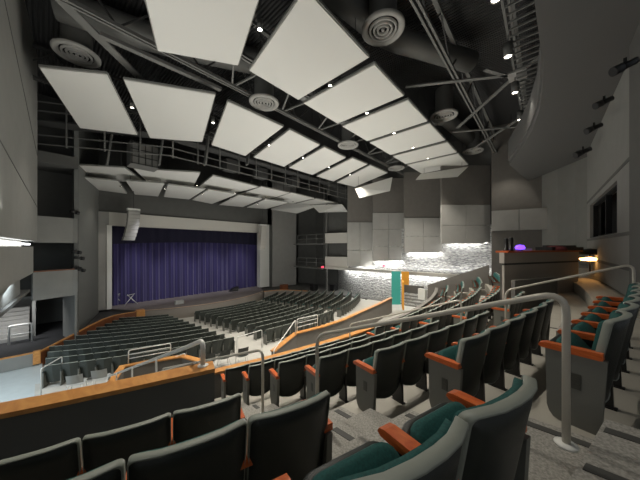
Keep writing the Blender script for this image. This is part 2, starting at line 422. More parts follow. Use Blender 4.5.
# cur: 0 concrete 1 carpet 2 strip
for k,(R,z) in enumerate(RAKE):
    R0=R-FRONT; R1=R-FRONT+.93
    zb=z-.6
    fl.cur=0
    if k<=3-1: fl.ring(R0,R1,-6,1.4,zb,z,14)
    fl.ring(R0,R1,2.72,20.5,zb,z,30)
    fl.cur=1; fl.ring(R0,R1,1.4,2.72,zb,z,3)
fl.cur=1
# ground on which the camera stands and rear cross aisle
fl.ring(35.9,40.5,-6,9.0,-1.9,-1.045,16); fl.ring(34.97+.93,37.5,9.0,26,-1.9,-1.045,16)
struct('floor',fl,['concrete','carpet','strip'],'stepped grey concrete and carpet seating tiers of the upper level','floor')
st=MB()
def aisle_steps(V0,V1,ks):
    for k in ks:
        R,z=RAKE[k]; R0=R-FRONT
        st.cur=0; st.ring(R0-.465,R0,V0,V1,z-.4,z-.1875,3)
        st.cur=1
        for vv,ra,rb,zz in ((V1-.12,R0+.04,R0+.42,z),(V1-.60,R0-.42,R0-.06,z-.1875)): st.ring(ra,rb,vv,vv+.065,zz,zz+.006,1)
aisle_steps(1.42,2.70,range(0,7)); aisle_steps(6.6,7.65,range(0,7)); aisle_steps(15.4,16.6,range(1,7))
R,z=36.43,-1.045
st.cur=0; st.ring(35.43,35.9,1.42,2.70,-1.5,-1.2325,3); st.cur=1; st.ring(35.45,35.85,2.0,2.07,-1.2325,-1.2265,1); st.ring(35.45,35.85,2.5,2.57,-1.2325,-1.2265,1); st.ring(35.94,36.3,2.1,2.17,-1.045,-1.039,1)
# stairs down through the opening to the orchestra
z=RAKE[6][1]-.1875; R=RAKE[6][0]-FRONT-.465
while z>-5.5:
    R-=.465 if False else 0
    st.cur=0; st.ring(R-.465,R,1.42,2.9,-5.8,z-.1875,3); st.cur=1; st.ring(R-.42,R-.06,2.6,2.67,z-.1875,z-.182,1); z-=.1875; R-=.465
struct('floor',st,['carpet','strip'],'carpeted aisle steps with dark nosing strips','stairs')
# orchestra floor, cross aisle, pit
of=MB(); of.cur=0
of.prism([(1.0,4.5),(24.2,4.5),(24.2,14),(.2,15.5),(-.05,12)],-6.6,-5.58)
for k,(R,z) in enumerate(ORCH):
    a_=-.2 if k<3 else -.2+.33*(k-2); of.ring(R-.5,R+.48,a_,23.2 if k<3 else 23-a_,-6.6,z,24)
of.ring(9.5,12.1,2.9,20.1,-6.6,-6.26,16)
struct('floor',of,['pale'],'pale concrete orchestra floor under the lower seats','floor')
lf=MB(); lf.prism([(-12,4.0),(1.3,4.0),(.6,8),(.4,12.0),(.4,15),(.0,16),(.0,18.1),(-12,18.1)],-6.6,-5.615)
struct('floor',lf,'bluelit','vinyl floor, blue corridor light in its colour, left of the orchestra seats','floor')
df=MB(); df.prism([(-14,18.12),(-.1,18.12),(.84,19.75),(2.07,21.95),(3.6,24.4),(5.6,24.9),(5.6,30),(-14,30)],-6.6,-5.52)
struct('floor',df,'darkfloor','dark floor of the side passage beside the stage','floor')
rf=MB(); rf.prism([(23.6,-1),(30,-1),(30,30),(17.8,30),(17.8,25),(20.4,24.3),(21.4,21),(23.3,16.7)],-6.6,-5.55)
struct('floor',rf,'greyd','grey floor of the far right side aisle','floor')
# stage
sp=[]; SC=(11.5,34.6); SR=11.25
for k in range(25):
    a=math.radians(-34+68*k/24); sp.append((SC[0]+SR*math.sin(a),SC[1]-SR*math.cos(a)))
sg=MB(); sg.prism(sp+[(21.5,31.5),(2.0,31.5)],-6.5,-5.30)
struct('floor',sg,'stage','curved grey stage apron and stage floor','stage')
e=MB(); e.path(sp,-5.33,-5.285,.07); struct('trim_1',e,'trimw','thin pale wooden edge along the stage lip','trim')
e=MB(); e.path([(SC[0]+(SR+.06)*math.sin(math.radians(-34+68*k/24)),SC[1]-(SR+.06)*math.cos(math.radians(-34+68*k/24))) for k in range(25)],-6.5,-5.37,.06)
struct('trim_2',e,'fascia','brown-grey fascia under the stage lip','trim')

# ================================================================= WALLS
def wall(name, pts, z0, z1, m, label, t=.25, **k):
    mb=MB(); mb.path(pts,z0,z1,t,**k); return struct(name,mb,m,label,'wall')
# big left wall, upper and lower
def LW(U,off=0): return (-1.49+.073*U+off,U)
w=MB(); w.path([LW(-3,-.15),LW(18.2,-.15)],.27,9.2,.3)
struct('wall_left',w,'grey','tall grey left side wall hanging above the glowing cove','wall')
w=MB(); w.path([LW(-3,-.17),LW(17.0,-.17)],-1.15,.02,.3); struct('wall_left',w,'grey','lower left wall band beneath the glowing cove','wall')
w=MB(); w.path([LW(-3,-.55),LW(17,-.55)],-2.05,-1.15,.3); struct('wall_left',w,'grey','recessed grey band under the lower left wall','wall')
for i,(px_,py_) in enumerate([(0,70),(0,150)]): pass
j=MB()
for U0,z0_,U1,z1_ in ((6.0,3.2,18.2,1.9),(8.5,7.5,18.1,4.4)):
    a=LW(U0,.003); b=LW(U1,.003); j.bar((a[0],a[1],z0_),(b[0],b[1],z1_),.02,.03)
struct('trim_3',j,'steeld','dark diagonal joints across the tall left wall','trim')
c=MB(); c.path([LW(-3,-.25),LW(17.9,-.25)],.10,.16,.10); struct('trim_4',c,'cove','bright cove light strip in the left wall gap','cove light')
c=MB(); c.path([LW(-3,-.5),LW(18.0,-.5)],.0,.27,.05); struct('wall_left',c,'cream','pale back of the left wall cove','wall')
# left boxes
w=MB(); w.path([(-.35,19.45),(1.13,20.0),(1.35,20.0)],.23,1.62,.15); bx=tag(w.build('balcony_box','grey'),'upper grey balcony front in the left side wall','balcony front','left wall balcony fronts')
w=MB(); w.path([(-.35,19.45),(1.13,20.0),(1.35,20.0)],-2.75,-1.3,.15); tag(w.build('balcony_box','grey'),'lower grey balcony front in the left side wall','balcony front','left wall balcony fronts')
w=MB(); w.path([(-.5,19.5),(1.2,20.1)],-1.3,-1.24,.24); struct('trim_5',w,'capd','thin wooden cap on the lower left balcony front','trim')
w=MB(); w.box(-2.5,1.4,20.2,22.6,.23,.38); w.box(-2.5,1.4,20.2,22.6,-2.75,-2.6); w.box(-2.5,1.4,20.2,22.6,4.6,5.2)
struct('ceiling',w,'greyd','dark slab floors inside the left balcony boxes','balcony floor')
w=MB(); w.path([(-2.5,22.6),(1.35,22.6)],-2.6,9.2,.15); w.path([(-2.5,18.6),(-2.5,22.6)],-2.6,9.2,.15)
struct('wall_left',w,'greyd','dark back wall inside the left balcony boxes','wall')
w=MB(); w.path([(1.35,20.6),(1.35,22),(3.1,28.0)],-5.6,9.2,.2); struct('wall_left',w,'wallmid','dark grey wall between the left boxes and the stage opening','wall')
w=MB(); w.path([(-.4,27),(1.4,27)],-5.6,-2.6,.2); w.path([(-.35,23.5),(-.35,28)],-5.6,-2.7,.15); w.path([depth(64,300,15.6),depth(76,300,14.5)],-5.6,-2.75,.1); struct('wall_left',w,'grey','dark passage wall under the lower left box','wall')
w=MB(); w.path([(-14,28.2),(3.1,28.2)],-5.6,9.2,.2); struct('wall_front',w,'greyd','wall left of the stage behind the boxes','wall')
w=MB(); w.path([(-9,2),(-9,28)],-5.6,-2.0,.2); struct('wall_left',w,'greyl','pale corridor wall far below on the left','wall')
w=MB(); w.prism([(-9,4),(-1.5,4),(-.4,19),(-9,19)],-2.2,-2.08); struct('ceiling',w,'greyd','low ceiling over the left corridor','ceiling')
# proscenium wall and frame
w=MB(); w.box(1.5,26,28.05,28.35,3.0,9.2); w.box(20.5,21.2,28.05,28.35,-5.5,9.2)
struct('wall_front',w,'greyd','dark grey wall above the stage opening','wall')
f=empty('proscenium_frame',(11.5,28,-5.3)); tag(f,'pale proscenium frame around the purple stage curtain','proscenium frame')
def child(mb,name,m,parent,bevel=0,label=None):
    o=mb.build(name,m,bevel=bevel); o.parent=parent; o.matrix_parent_inverse=Matrix.LocRotScale(parent.location,parent.rotation_euler,None).inverted()
    if label: o['label']=label
    return o
child(MB().box(3.05,3.82,27.75,28.4,-5.32,3.0),'left_jamb','greyl',f); child(MB().box(19.05,20.55,27.75,28.4,-5.32,3.0),'right_jamb','white',f)
child(MB().box(3.82,19.05,27.75,28.4,1.86,3.0),'header','cream',f); child(MB().box(3.66,4.0,27.66,28.4,-5.32,1.86),'inner_edge','white',f,label='bright inner edge strip')
# curtain
c=MB()
def cf(u,v):
    x=3.6+u*16; z=-5.29+v*7.9
    return (x, 29.0+.10*math.sin(x*9.5+.7*math.sin(x*1.7))+.05*math.sin(x*23+v)*(1-v*.5), z)
c.grid(cf,420,10); tag(c.build('stage_curtain','curtain',fix=False),'deep purple pleated velvet curtain closing the stage','curtain')
w=MB(); w.box(-14,30,31.3,31.6,-6.5,9.2); struct('wall_front',w,'black','black back wall behind the stage curtain','wall')
v_=MB(); v_.grid(lambda u,v:(3.7+u*15.6,28.6+.05*math.sin((3.7+u*15.6)*7),.25+.25*math.sin(math.pi*u)+v*(1.9-.25*math.sin(math.pi*u))),300,4); tag(v_.build('stage_top_shade','shading',fix=False),'dark short border curtain added across the top of the stage opening as header shade','border curtain')  # added dark sheet standing for the header's shade on the curtain
# right proscenium side panel, catwalk niche
w=MB(); w.path([(21.2,28.0),(24.9,27.2)],-5.5,9.2,.25); struct('wall_right',w,'greyl','tall pale panel right of the stage opening','wall')
w=MB(); w.path([(26.2,28),(27.5,25.5),(27.5,18)],-5.5,9.2,.25); w.path([(24.6,27.3),(24.9,29.5),(30,29.5)],-5.5,9.2,.2); w.path([(30,29),(30,-2)],-6.5,9.2,.2); struct('wall_right',w,'greyd','dark wall behind the right side catwalks','wall')
t=empty('catwalk_tower',(25.5,25,-5.5)); tag(t,'dark open lighting tower with railed platforms right of the stage','lighting tower')
A=depth(297,243,35); B=depth(325,243,31)
for name,y0 in (('upper_platform',.45),('lower_platform',-2.6)):
    p=child(MB().path([A,B],y0-.15,y0,1.2),'platform','steel',t)
    r_=MB()
    for q in range(4):
        P_=A.lerp(B,q/3); r_.bar((P_.x-.3,P_.y-.5,y0),(P_.x-.3,P_.y-.5,y0+1.15),.07)
    for hh in (.6,1.15): r_.bar((A.x-.3,A.y-.5,y0+hh),(B.x-.3,B.y-.5,y0+hh),.06)
    child(r_,'guard_rail','steel',t)
child(MB().bar((B.x,B.y-.3,-5.5),(B.x,B.y-.3,7),.18),'post','steel',t)
# balcony fronts at right of tower
for zz,lab in (((.45,1.65),'upper white balcony front beside the right lighting tower'),((-2.45,-1.15),'lower white balcony front beside the right lighting tower')):
    a=depth(325.5,250,30.5); b=depth(348,250,28.5); tag(MB().path([a,b],zz[0],zz[1],.15).build('balcony','cream'),lab,'balcony front','right side balcony fronts')
a=depth(325.5,250,31.5); b=depth(350,250,29.5)
struct('wall_right',MB().path([a,b],-2.4,9.2,.15),'greyd','dark wall behind the right balcony fronts','wall')
# right stone wall
struct('wall_right',MB().path([(27.3,21),(24.4,15.8),(24.0,11),(24.0,-.3)],-5.6,1.8,.3),'stone','rough split-faced pale stone lower right wall','wall')
struct('wall_right',MB().path([(24.25,18),(24.25,-.3)],1.8,9.2,.3),'greyd','dark upper right side wall','wall')
struct('wall_right',MB().path([(28,25),(24.3,17)],-1.9,9.2,.3),'grey','grey upper wall at the stage end of the right side','wall')
led=[depth(326,267,30.3),depth(345,268,28.3),(23.62,14),(23.55,2.2)]
struct('trim_6',MB().path(led,-2.62,-2.34,.35),'cream','pale ledge running along the lit stone wall','ledge')
# hanging wall panels
def wpanel(x0,x1,y0,ybot,ysplit,ytop,cols,label):
    t=empty('acoustic_wall_panel'); 
    p=depth(x0,ybot,y0); t.location=(p.x,p.y,p.z); tag(t,label,'wall panel','stepped acoustic panels on the right wall')
    yaw=-A48
    def quad(xa,xb,ya,yb,th=.22,dy=0):
        a=depth(xa,ya,y0+dy); b=depth(xb,ya,y0+dy); z0=(247-ya)/250*y0; z1=(247-yb)/250*y0
        back=Vector((sn,cs,0))*th
        return MB().hexa([(a.x,a.y,z0),(b.x,b.y,z0),(b.x+back.x,b.y+back.y,z0),(a.x+back.x,a.y+back.y,z0)],[(a.x,a.y,z1),(b.x,b.y,z1),(b.x+back.x,b.y+back.y,z1),(a.x+back.x,a.y+back.y,z1)])
    g=.18; mid=(x0+x1)/2; rows=[ybot]+cols+[ysplit]
    for ya,yb in zip(rows,rows[1:]):
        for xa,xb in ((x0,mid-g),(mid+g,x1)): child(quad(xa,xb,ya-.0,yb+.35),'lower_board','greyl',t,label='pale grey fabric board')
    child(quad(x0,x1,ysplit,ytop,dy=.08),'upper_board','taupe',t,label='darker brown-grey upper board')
wpanel(347.5,372.5,27.2,266.5,222,183,[250],'panel column closest to the stage, lowest of the stepped wall panels')
wpanel(373,404.5,24.8,261,212.5,178,[246,229],'second panel column from the stage, above the teal banner')
wpanel(404.5,442,22.3,252.6,217.5,172,[236],'third panel column from the stage on the right wall')
wpanel(441.7,490.5,19.9,243.5,204.5,165,[225],'fourth panel column, tall one with a light corner left of the dark wall')
def wp2():
    t=empty('acoustic_wall_panel',(23.4,1.5,1.2)); tag(t,'long pale horizontal panel band at the rear of the right wall','wall panel','stepped acoustic panels on the right wall')
    a=depth(491.5,231,19.0); b=depth(549,229.5,17.3); m_=a.lerp(b,.5)
    for p,q in ((a,a.lerp(b,.495)),(a.lerp(b,.505),b)): child(MB().path([p,q],1.22,2.72,.2),'board','greyl',t)
wp2()
struct('wall_right',MB().path([depth(491.5,231,19.2),depth(549,229.5,17.5)],-5,9.2,.15),'taupe','dark brown-grey rear right wall beside the booth','wall')
# rear wall with control window
def wallU(px,U=-1.6): return onU(px,247,U).x
Wx0,Wx1=18.7,8.95
wx=(wallU(590),wallU(617))
w=MB(); U0,U1=-1.6,-1.95
zb,zt=.42,2.0
w.box(wx[1],wx[0],U1,U0,-1.3,zb); w.box(wx[1],wx[0],U1,U0,zt,9.2); w.box(wx[0],Wx0,U1,U0,-1.3,9.2); w.box(9.4,wx[1],U1,U0,-1.3,9.2)
struct('wall_back',w,'grey','pale rear wall around the control room window','wall')
wr=MB(); 
for z_ in (.30,2.2,-.62): wr.box(9.4,Wx0,U0-.02,U0+.012,z_,z_+.10)
struct('trim_7',wr,'greyd','dark recessed reveals across the rear wall','trim')
wn=empty('window_1',((wx[0]+wx[1])/2,-1.9,zb)); tag(wn,'dark control room window in the rear wall','window',kind='structure')
child(MB().box(wx[1]-.6,wx[0]+.6,-4.4,-4.3,zb-1.6,zt+1.3).box(wx[1]-.6,wx[1]-.5,-4.4,-1.96,zb-1.6,zt+1.3).box(wx[0]+.5,wx[0]+.6,-4.4,-1.96,zb-1.6,zt+1.3).box(wx[1]-.6,wx[0]+.6,-4.4,-1.96,zt+1.2,zt+1.3).box(wx[1]-.6,wx[0]+.6,-4.4,-1.96,zb-1.7,zb-1.6),'dark_room','greyd',wn)
fr=MB()
for a_,b_,c_,d_ in ((wx[1],wx[0],zb,zb+.06),(wx[1],wx[0],zt-.06,zt),(wx[1],wx[1]+.08,zb,zt),(wx[0]-.12,wx[0],zb,zt),((wx[0]*.45+wx[1]*.55)-.08,(wx[0]*.45+wx[1]*.55)+.08,zb,zt)): fr.box(a_,b_,-1.85,-1.7,c_,d_)
child(fr,'window_frame','black',wn)
w=MB(); w.box(8.0,9.42,-2.2,-1.50,-1.3,9.2); struct('wall_back',w,'greyd','dark pilaster at the near end of the rear wall','wall')
cw=[(Wx0,-1.7),(20.2,-1.9),(21.8,-1.5),(23.0,-.7),(23.9,.4)]
struct('wall_back',MB().path(cw,-5,9.2,.2),'grey','curved grey wall linking rear and right walls','wall')
# curved soffit
so=MB(); edge=[(-8,.35),(3,.2),(6.4,.12),(8.6,.02),(10.2,.06),(11.7,.15),(13.5,.4),(15,.72),(16.7,1.15),(18.3,1.55)]
outer=[(23.7,.9),(19,-1.9),(9,-1.9),(-8,-1.9)]
so.prism(edge+outer,4.8,5.05)
so.path(edge,5.05,6.2,.12)
struct('ceiling',so,'soff','smooth curved grey soffit sweeping over the rear right','ceiling')
# roof deck
struct('ceiling',MB().box(-14,30,-6,32,9.2,9.4),'deck','black corrugated roof deck above the hanging panels','ceiling')
# ================================================================= PARAPETS
def parapet(name, pts, ztop, zbot, label, face='taupe', capm='cap', cw=.24, t=.14, zs=None):
    o=empty(name,(pts[0][0],pts[0][1],zbot)); tag(o,label,'parapet wall')
    n=len(pts); zs=zs or [ztop]*n
    child(MB().path(pts,0,0,t,zs0=[zbot]*n,zs1=[q-.05 for q in zs]),'wall_panel',face,o)
    child(MB().path(pts,0,0,cw,zs0=[q-.05 for q in zs],zs1=zs),'cap_rail',capm,o)
    return o
parapet('parapet',[(v,arcY(32.08,v)) for v in [-6,-4,-3,-2,-1,0,.7,1.62]],-1.66,-5.6,'near left parapet with broad orange wood cap in front of the closest seats','greyd',cw=.27,t=.2)
parapet('parapet',[(v,arcY(29.15,v)) for v in [2.86,4,5,6,7,8,9.5]],-3.10,-5.6,'wood-capped parapet in front of the upper seating, right of the stairs',cw=.22)
parapet('parapet',[(v,arcY(29.15,v)) for v in [9.52,11,12.5,14,15.4,17,18.5,20.2]],-3.12,-5.6,'plain brown continuation of the upper parapet towards the orange panel','taupe','taupe',cw=.2)
parapet('parapet',[(6.4,8.4),(8.5,9.3),(10.2,9.0),(12,8.95),(14,9.15),(16.5,9.35),(19.9,9.75)],-4.3,-5.6,'long curved brown parapet with orange wood cap behind the orchestra seats')
parapet('parapet',[(4.1,9.75),(3.76,10.8),(2.9,11.2),(1.96,11.5),(1.44,10.3)],-4.35,-5.6,'small wood-capped wall enclosing the foot of the stairs')
parapet('pit_wall',[(-.1,18.06),(.84,19.7),(2.07,21.9),(2.9,23.3),(3.6,24.2),(4.3,24.6),(5.3,24.75)],-4.95,-6.2,'curved dark wood wall on the left edge of the orchestra seats','capd',cw=.12,zs=[-5.02,-5.04,-5.06,-5.1,-5.15,-5.2,-5.24])
parapet('pit_wall',[(17.7,24.9),(19.3,24.5),(20.2,23.8),(21.3,21.2)],-5.27,-6.2,'low wood-capped wall on the far right edge of the orchestra seats','fascia','cap',cw=.16)
tag(MB().box(-.30,-.05,17.85,18.1,-5.55,-4.94).build('wood_post','cap',bevel=.02),'short square wooden post at the end of the left wood wall','post')
tag(MB().box(5.1,5.7,24.6,25.1,-6.2,-5.16).build('wood_post','cap',bevel=.05),'rounded wooden end block at the left corner of the stage lip','post')
parapet('low_wall',[(-2.0,18.1),(-.3,18.0)],-4.98,-5.6,'low grey half wall beside the blue floor at far left','grey',cw=.12)
# sloping brown wall right of the far block
SW=((489,265,17.2),(470,271,18.0),(450,277.5,18.9),(428,285,20.0))
pts=[depth(*q) for q in SW]; zs=[(247-q[1])/250*q[2] for q in SW]
parapet('sloping_wall',[(p.x,p.y) for p in pts],0,-5.5,'plain brown wall sloping down beyond the far upper seats','taupe','taupe',zs=zs,t=.2,cw=.2)
# landing box
o=empty('stair_landing',tuple(depth(404,300,21.5))); tag(o,'dark boxed landing with steps beside the orange panel','stair landing')
a=depth(402.5,277,21.6); b=depth(424,277,20.6)
child(MB().path([a,b],-3.9,-3.25,.2),'upper_wall','greyd',o)
for i in range(4): 
    child(MB().path([depth(405,290,21.3-.3*i),depth(424,290,20.4-.3*i)],-4.15-.2*i,-4.03-.2*i,.3),'step','grey',o)
child(MB().path([depth(402.6,283,21.9),depth(403.2,283,20.6)],-5.2,-2.9,.14),'wood_end','orangep',o,label='orange wooden end post')
tag(MB().path([depth(391.5,272,22.6),depth(400.5,272,22.6)],-5.2,-2.2,.05).build('teal_banner','tealp'),'tall teal panel against the lit stone wall','banner')
tag(MB().path([depth(401.5,272,22.4),depth(409,272,22.4)],-3.4,-2.2,.05).build('orange_banner','orangep'),'square orange panel right of the teal panel','banner')
p=depth(424.5,283,15.7)
tag(MB().path([depth(419,283,18.8),depth(426,279,18.3)],-3.9,-3.1,.25).build('stair_stringer','white'),'short white curved panel lit beside the landing','panel')

# ================================================================= HANDRAILS
def rail_tag(o,l): return tag(o,l,'handrail')
def flange(p,r=.06):
    return MB().lathe([(0,0),(r,0),(r,.012),(.03,.02),(0,.02)],p,16)
def slope_rail(V,Ua,za,Ub,zb,m,label,ha=.98,hb=.98,r=.021,mid=0,posts=True):
    o=empty('handrail',(V,Ua,za-ha)); rail_tag(o,label)
    pts=round_path([(V,Ua,za-ha),(V,Ua,za),(V,Ub,zb),(V,Ub,zb-hb)],.14)
    child(MB().tube(pts,r,12),'rail',m,o)
    for j in range(mid):
        d=.32*(j+1); child(MB().tube([(V,Ua,za-d),(V,Ub,zb-d)],r*.75,8),'lower_rail',m,o)
    for p in ((V,Ua,za-ha),(V,Ub,zb-hb)): child(flange(p),'flange','white',o)
    return o
slope_rail(2.235,-.10,-.285,2.06,-1.07,'rail','thick beige handrail right in front, its post on a white floor flange')
o=slope_rail(2.2,3.13,-1.53,7.8,-3.34,'rail','grey handrail below the nearest one, leading down the stairs',hb=1.1)
slope_rail(7.02,-1.17,-.30,.66,-.98,'rail','thin handrail in front of the control booth steps')
slope_rail(7.02,1.56,-1.32,4.95,-2.63,'rail','handrail crossing behind the seats in the second aisle')
# looped rail on left parapet
o=empty('handrail',(1.5,3.55,-1.7)); rail_tag(o,'pale tubular handrail standing on the left parapet end and dropping down the stairs')
a=Vector((1.50,3.55,-1.66))
child(MB().tube(round_path([a,a+Vector((0,0,.36)),(1.5,4.1,-1.54),(1.5,10.9,-4.35),(1.5,10.9,-4.75)],.12),.032,12),'rail','railw',o); child(flange(a,.07),'flange','white',o)
child(MB().tube([(1.42,3.65,-1.62),(1.5,10.9,-4.68)],.018,8),'lower_rail','railw',o)
for U in (5.5,7.4,9.3):
    zt_=-1.56-(U-4.1)*.41; child(MB().tube([(1.45,U,zt_),(1.45,U,zt_-.9)],.018,8),'post','railw',o)
def bar_rail(a,b,zc,h,n,label,r=.02,m='railw'):
    o=empty('guard_rail',(a[0],a[1],zc)); tag(o,label,'guard rail')
    A_=Vector((a[0],a[1],zc)); B_=Vector((b[0],b[1],zc if len(b)<3 else b[2])); H=Vector((0,0,h))
    child(MB().tube(round_path([A_,A_+H,B_+H,B_],.08),r,10),'frame',m,o)
    for i in range(1,n): child(MB().tube([A_+H*(i/n),B_+H*(i/n)],r*.8,8),'crossbar',m,o)
    return o
a=ground(128.5,363,-4.33); b=ground(170.6,355,-4.33); bar_rail(a,b,-4.33,.47,3,'three-bar white guard rail on the small stair-foot wall')
a=ground(297,331.5,-4.28); b=ground(317.5,326,-4.28); bar_rail(a,b,-4.28,.62,3,'three-bar guard rail on the long curved parapet')
bar_rail((6.3,8.2),(8.3,9.1,-4.28),-4.9,.7,1,'short sloping rail beside the parapet corner')
a=ground(160,372,-4.9); b=ground(185,362,-4.6); bar_rail(a,b,-4.9,.35,2,'low inner rail between stair and stair-foot wall')
a=ground(9,345,-5.52); b=ground(32,341,-5.52); bar_rail(a,b,-5.52,1.05,2,'white guard rail before the lit steps at far left',r=.05)
a=ground(41,397,-5.6); b=ground(62,382,-5.6); bar_rail(a,b,-5.6,1.05,1,'angled white handrail beside the loose chairs')
a=ground(237,357,-5.57); b=ground(262,348,-5.57); bar_rail(a,b,-5.57,1.0,1,'grey rail at the back of the middle orchestra aisle')
# lit steps far left
o=empty('staircase',(-1.2,22.5,-5.5)); tag(o,'narrow staircase with bright lit treads at far left','staircase')
for i in range(8): child(MB().box(-2.5,-.55,23+.3*i,23.32+.3*i,-5.5,-5.30+.2*i),'step','greyl',o)

# ================================================================= CONTROL BOOTH
hd=Vector((math.sin(A48+0),0,0))
bd=Vector((.924,.383)) # camera frame heading
def cam2(x,y): return Vector((x*cs+y*sn, -x*sn+y*cs))
Bp=Vector((6.19,8.5)); Bq=Bp+bd*4.75; nrm=Vector((-.383,.924))
bk=Vector((.70,.71)); c0,c1,c2,c3=[cam2(*p) for p in (Bp,Bq,Bq+bk*1.9,Bp+bk*1.9)]
o=empty('control_booth',(c0.x,c0.y,-2.4)); tag(o,'grey sound control booth with reddish wood top behind the upper seats','control booth')
child(MB().path([c0,c1],-2.5,-.62,.14),'lower_panel','booth',o); 
cc0,cc1=c0-(c3-c0).normalized()*.05,c1-(c3-c0).normalized()*.05
child(MB().path([c0,c1],-.62,-.55,.09),'groove','greyd',o); child(MB().path([cc0,cc1],-.55,-.19,.16),'upper_panel','booth',o)
child(MB().path([cc0,cc1],-.19,-.13,.40),'counter_cap','arm',o)
child(MB().path([c1,c2],-2.5,-.19,.12),'side_panel','greyd',o); child(MB().path([c0,c3],-2.5,-.19,.12),'side_panel','taupe',o); child(MB().prism([tuple(c0),tuple(c1),tuple(c2),tuple(c3)],-.24,-.2),'desk','dark',o)
# low extra panel before booth
e0,e1=[cam2(*p) for p in (Vector((6.1,7.9)),Vector((8.1,8.6)))]
tag(MB().path([e0,e1],-2.4,-1.05,.12).build('low_partition','taupe'),'low brown partition below the control booth','partition')
def onbooth(t,back=.3): return c0.lerp(c1,t)+(c3-c0).normalized()*back
def put(fn,name,m,t,label,cat,back=.15,group=None,z=-.13):
    p=onbooth(t,back); o=fn(p,z).build(name,m); return tag(o,label,cat,group)
for t_,h_,l_ in ((.045,.42,'left black bottle-shaped speaker on the booth counter'),(.10,.46,'taller black upright speaker right of it on the booth counter')):
    put(lambda p,z:MB().lathe([(0,0),(.10,0),(.10,.02),(.06,.05),(.06,h_-.02),(.05,h_),(0,h_)],(p.x,p.y,z),16),'desk_speaker','dark',t_,l_,'speaker',group='black speakers on the booth counter',back=.05)
p=onbooth(.205,.08); o=empty('purple_lamp',(p.x,p.y,-.13)); tag(o,'small device glowing violet on the booth counter','lamp'); child(MB().box(p.x-.12,p.x+.12,p.y-.08,p.y+.08,-.13,-.10),'base','dark',o); child(MB().lathe([(.0,0),(.13,.02),(.15,.08),(.11,.16),(0,.18)],(p.x,p.y,-.10),14),'lens','purple',o)
p=onbooth(.31,.1); tag(MB().box(p.x-.12,p.x+.12,p.y-.1,p.y+.1,-.13,-.05).build('equipment_case','greyl'),'small pale box beside the violet lamp','box')
p=onbooth(.62,.5); o=empty('mixing_console',(p.x,p.y,-.2)); tag(o,'long black mixing console on the booth desk','mixing console')
a_,b_=onbooth(.5,.55),onbooth(.98,.55); child(MB().path([a_,b_],-.20,-.0,.55),'body','dark',o); child(MB().path([onbooth(.5,.9),onbooth(.98,.9)],-.05,.07,.12),'meter_bridge','dark',o)
p=onbooth(.68,.15); tag(MB().lathe([(.34,0),(.34,.04),(.29,.12),(.18,.17),(0,.19)],(p.x,p.y,-.13),20).build('maroon_cushion','maroon'),'rounded maroon cloth bundle on the booth counter','cushion')
p=cam2(11.5,10.65); o=empty('desk_lamp',(p.x,p.y,-1.0)); tag(o,'shaded lamp glowing orange at the right end of the booth','lamp')
child(MB().tube([(p.x,p.y,-1.05),(p.x,p.y,-.3)],.03),'stand','dark',o); child(MB().lathe([(.02,.26),(.26,.22),(.36,.0),(.33,.0),(.24,.18)],(p.x,p.y,-.32),20),'shade','dark',o); child(MB().lathe([(0,-.08),(.28,-.06),(.34,.03),(0,.1)],(p.x,p.y,-.52),16),'bulb','warm',o)
tag(MB().path([cam2(*(Bq+Vector((.15,1.2)))),cam2(*(Bq+Vector((1.4,1.6))))],-1.0,-.42,.1).build('low_partition','taupe'),'lamp-lit low panel right of the booth','partition')

# ================================================================= CEILING CLOUDS
def cloud(quad, label, th=.07, row='', flip=False, m='cloud'):
    # quad: 4 (x,y,z)
    c=sum((Vector(p) for p in quad),Vector())/4
    o=empty('acoustic_cloud',tuple(c)); tag(o,label,'ceiling panel',row)
    tilt='tilted' in label; up=Vector((0,0,th)) if not tilt else Vector((.62,.62,.3))*.1; q=[Vector(p) for p in quad]
    a=sum(q[i].x*q[(i+1)%4].y-q[(i+1)%4].x*q[i].y for i in range(4))
    if a<0: q=q[::-1]
    child(MB().hexa([tuple(p) for p in q],[tuple(p+up) for p in q]),'panel',m,o)
    f=MB(); ins=[] if tilt else [c+(p-c)*1.003 for p in q]
    for i in range(0 if tilt else 4): f.bar(ins[i]+up*1.05,ins[(i+1)%4]+up*1.05,.06,.08)
    if not tilt: child(f,'frame','cloude',o)
    for p in (sorted(q,key=lambda w:-w.z)[:2] if tilt else q): pp=c+(p-c)*.8; child(MB().tube([pp+up,(pp.x,pp.y,9.2)],.012,6),'hanger','steeld',o)
G=.0
AV=[(5.02,7.55),(7.93,10.4),(10.84,13.32),(13.68,16.42),(16.85,19.05),(19.4,22.5)]
zA=6.5
cloud([(1.0,5.9,zA),(3.35,4.3,zA),(4.68,8.18,zA),(2.57,9.54,zA)],'large white ceiling panel cut by the top edge at upper left',row='nearest ceiling panel row')
D_=['third','fourth','fifth','sixth','seventh']
cloud([(4.45,4.5,zA),(7.5,4.5,zA),(7.56,8.1,zA),(5.12,8.1,zA)],'largest white ceiling panel, cut by the top edge at centre',row='nearest ceiling panel row')
for i,(a,b) in enumerate(AV[1:]): cloud([(a,4.52,zA),(b,4.52,zA),(b,8.12,zA),(a,8.12,zA)],'white ceiling panel, %s from the left in the nearest row'%D_[i],row='nearest ceiling panel row')
cloud([tuple(depth(421,174,20.8)),tuple(depth(468.5,166.5,19.0)),tuple(depth(457.5,177,18.8)),tuple(depth(416,180,20.6))],'tilted bright end panel of the nearest ceiling row',row='nearest ceiling panel row')
zB=6.5; fB=lambda *a:[(x,y,zB) for x,y in a]
cloud(fB((-.06,13.63),(1.63,12.3),(3.68,17.6),(1.38,18.88)),'leftmost panel of the middle ceiling row, beside the round diffuser',row='middle ceiling panel row')
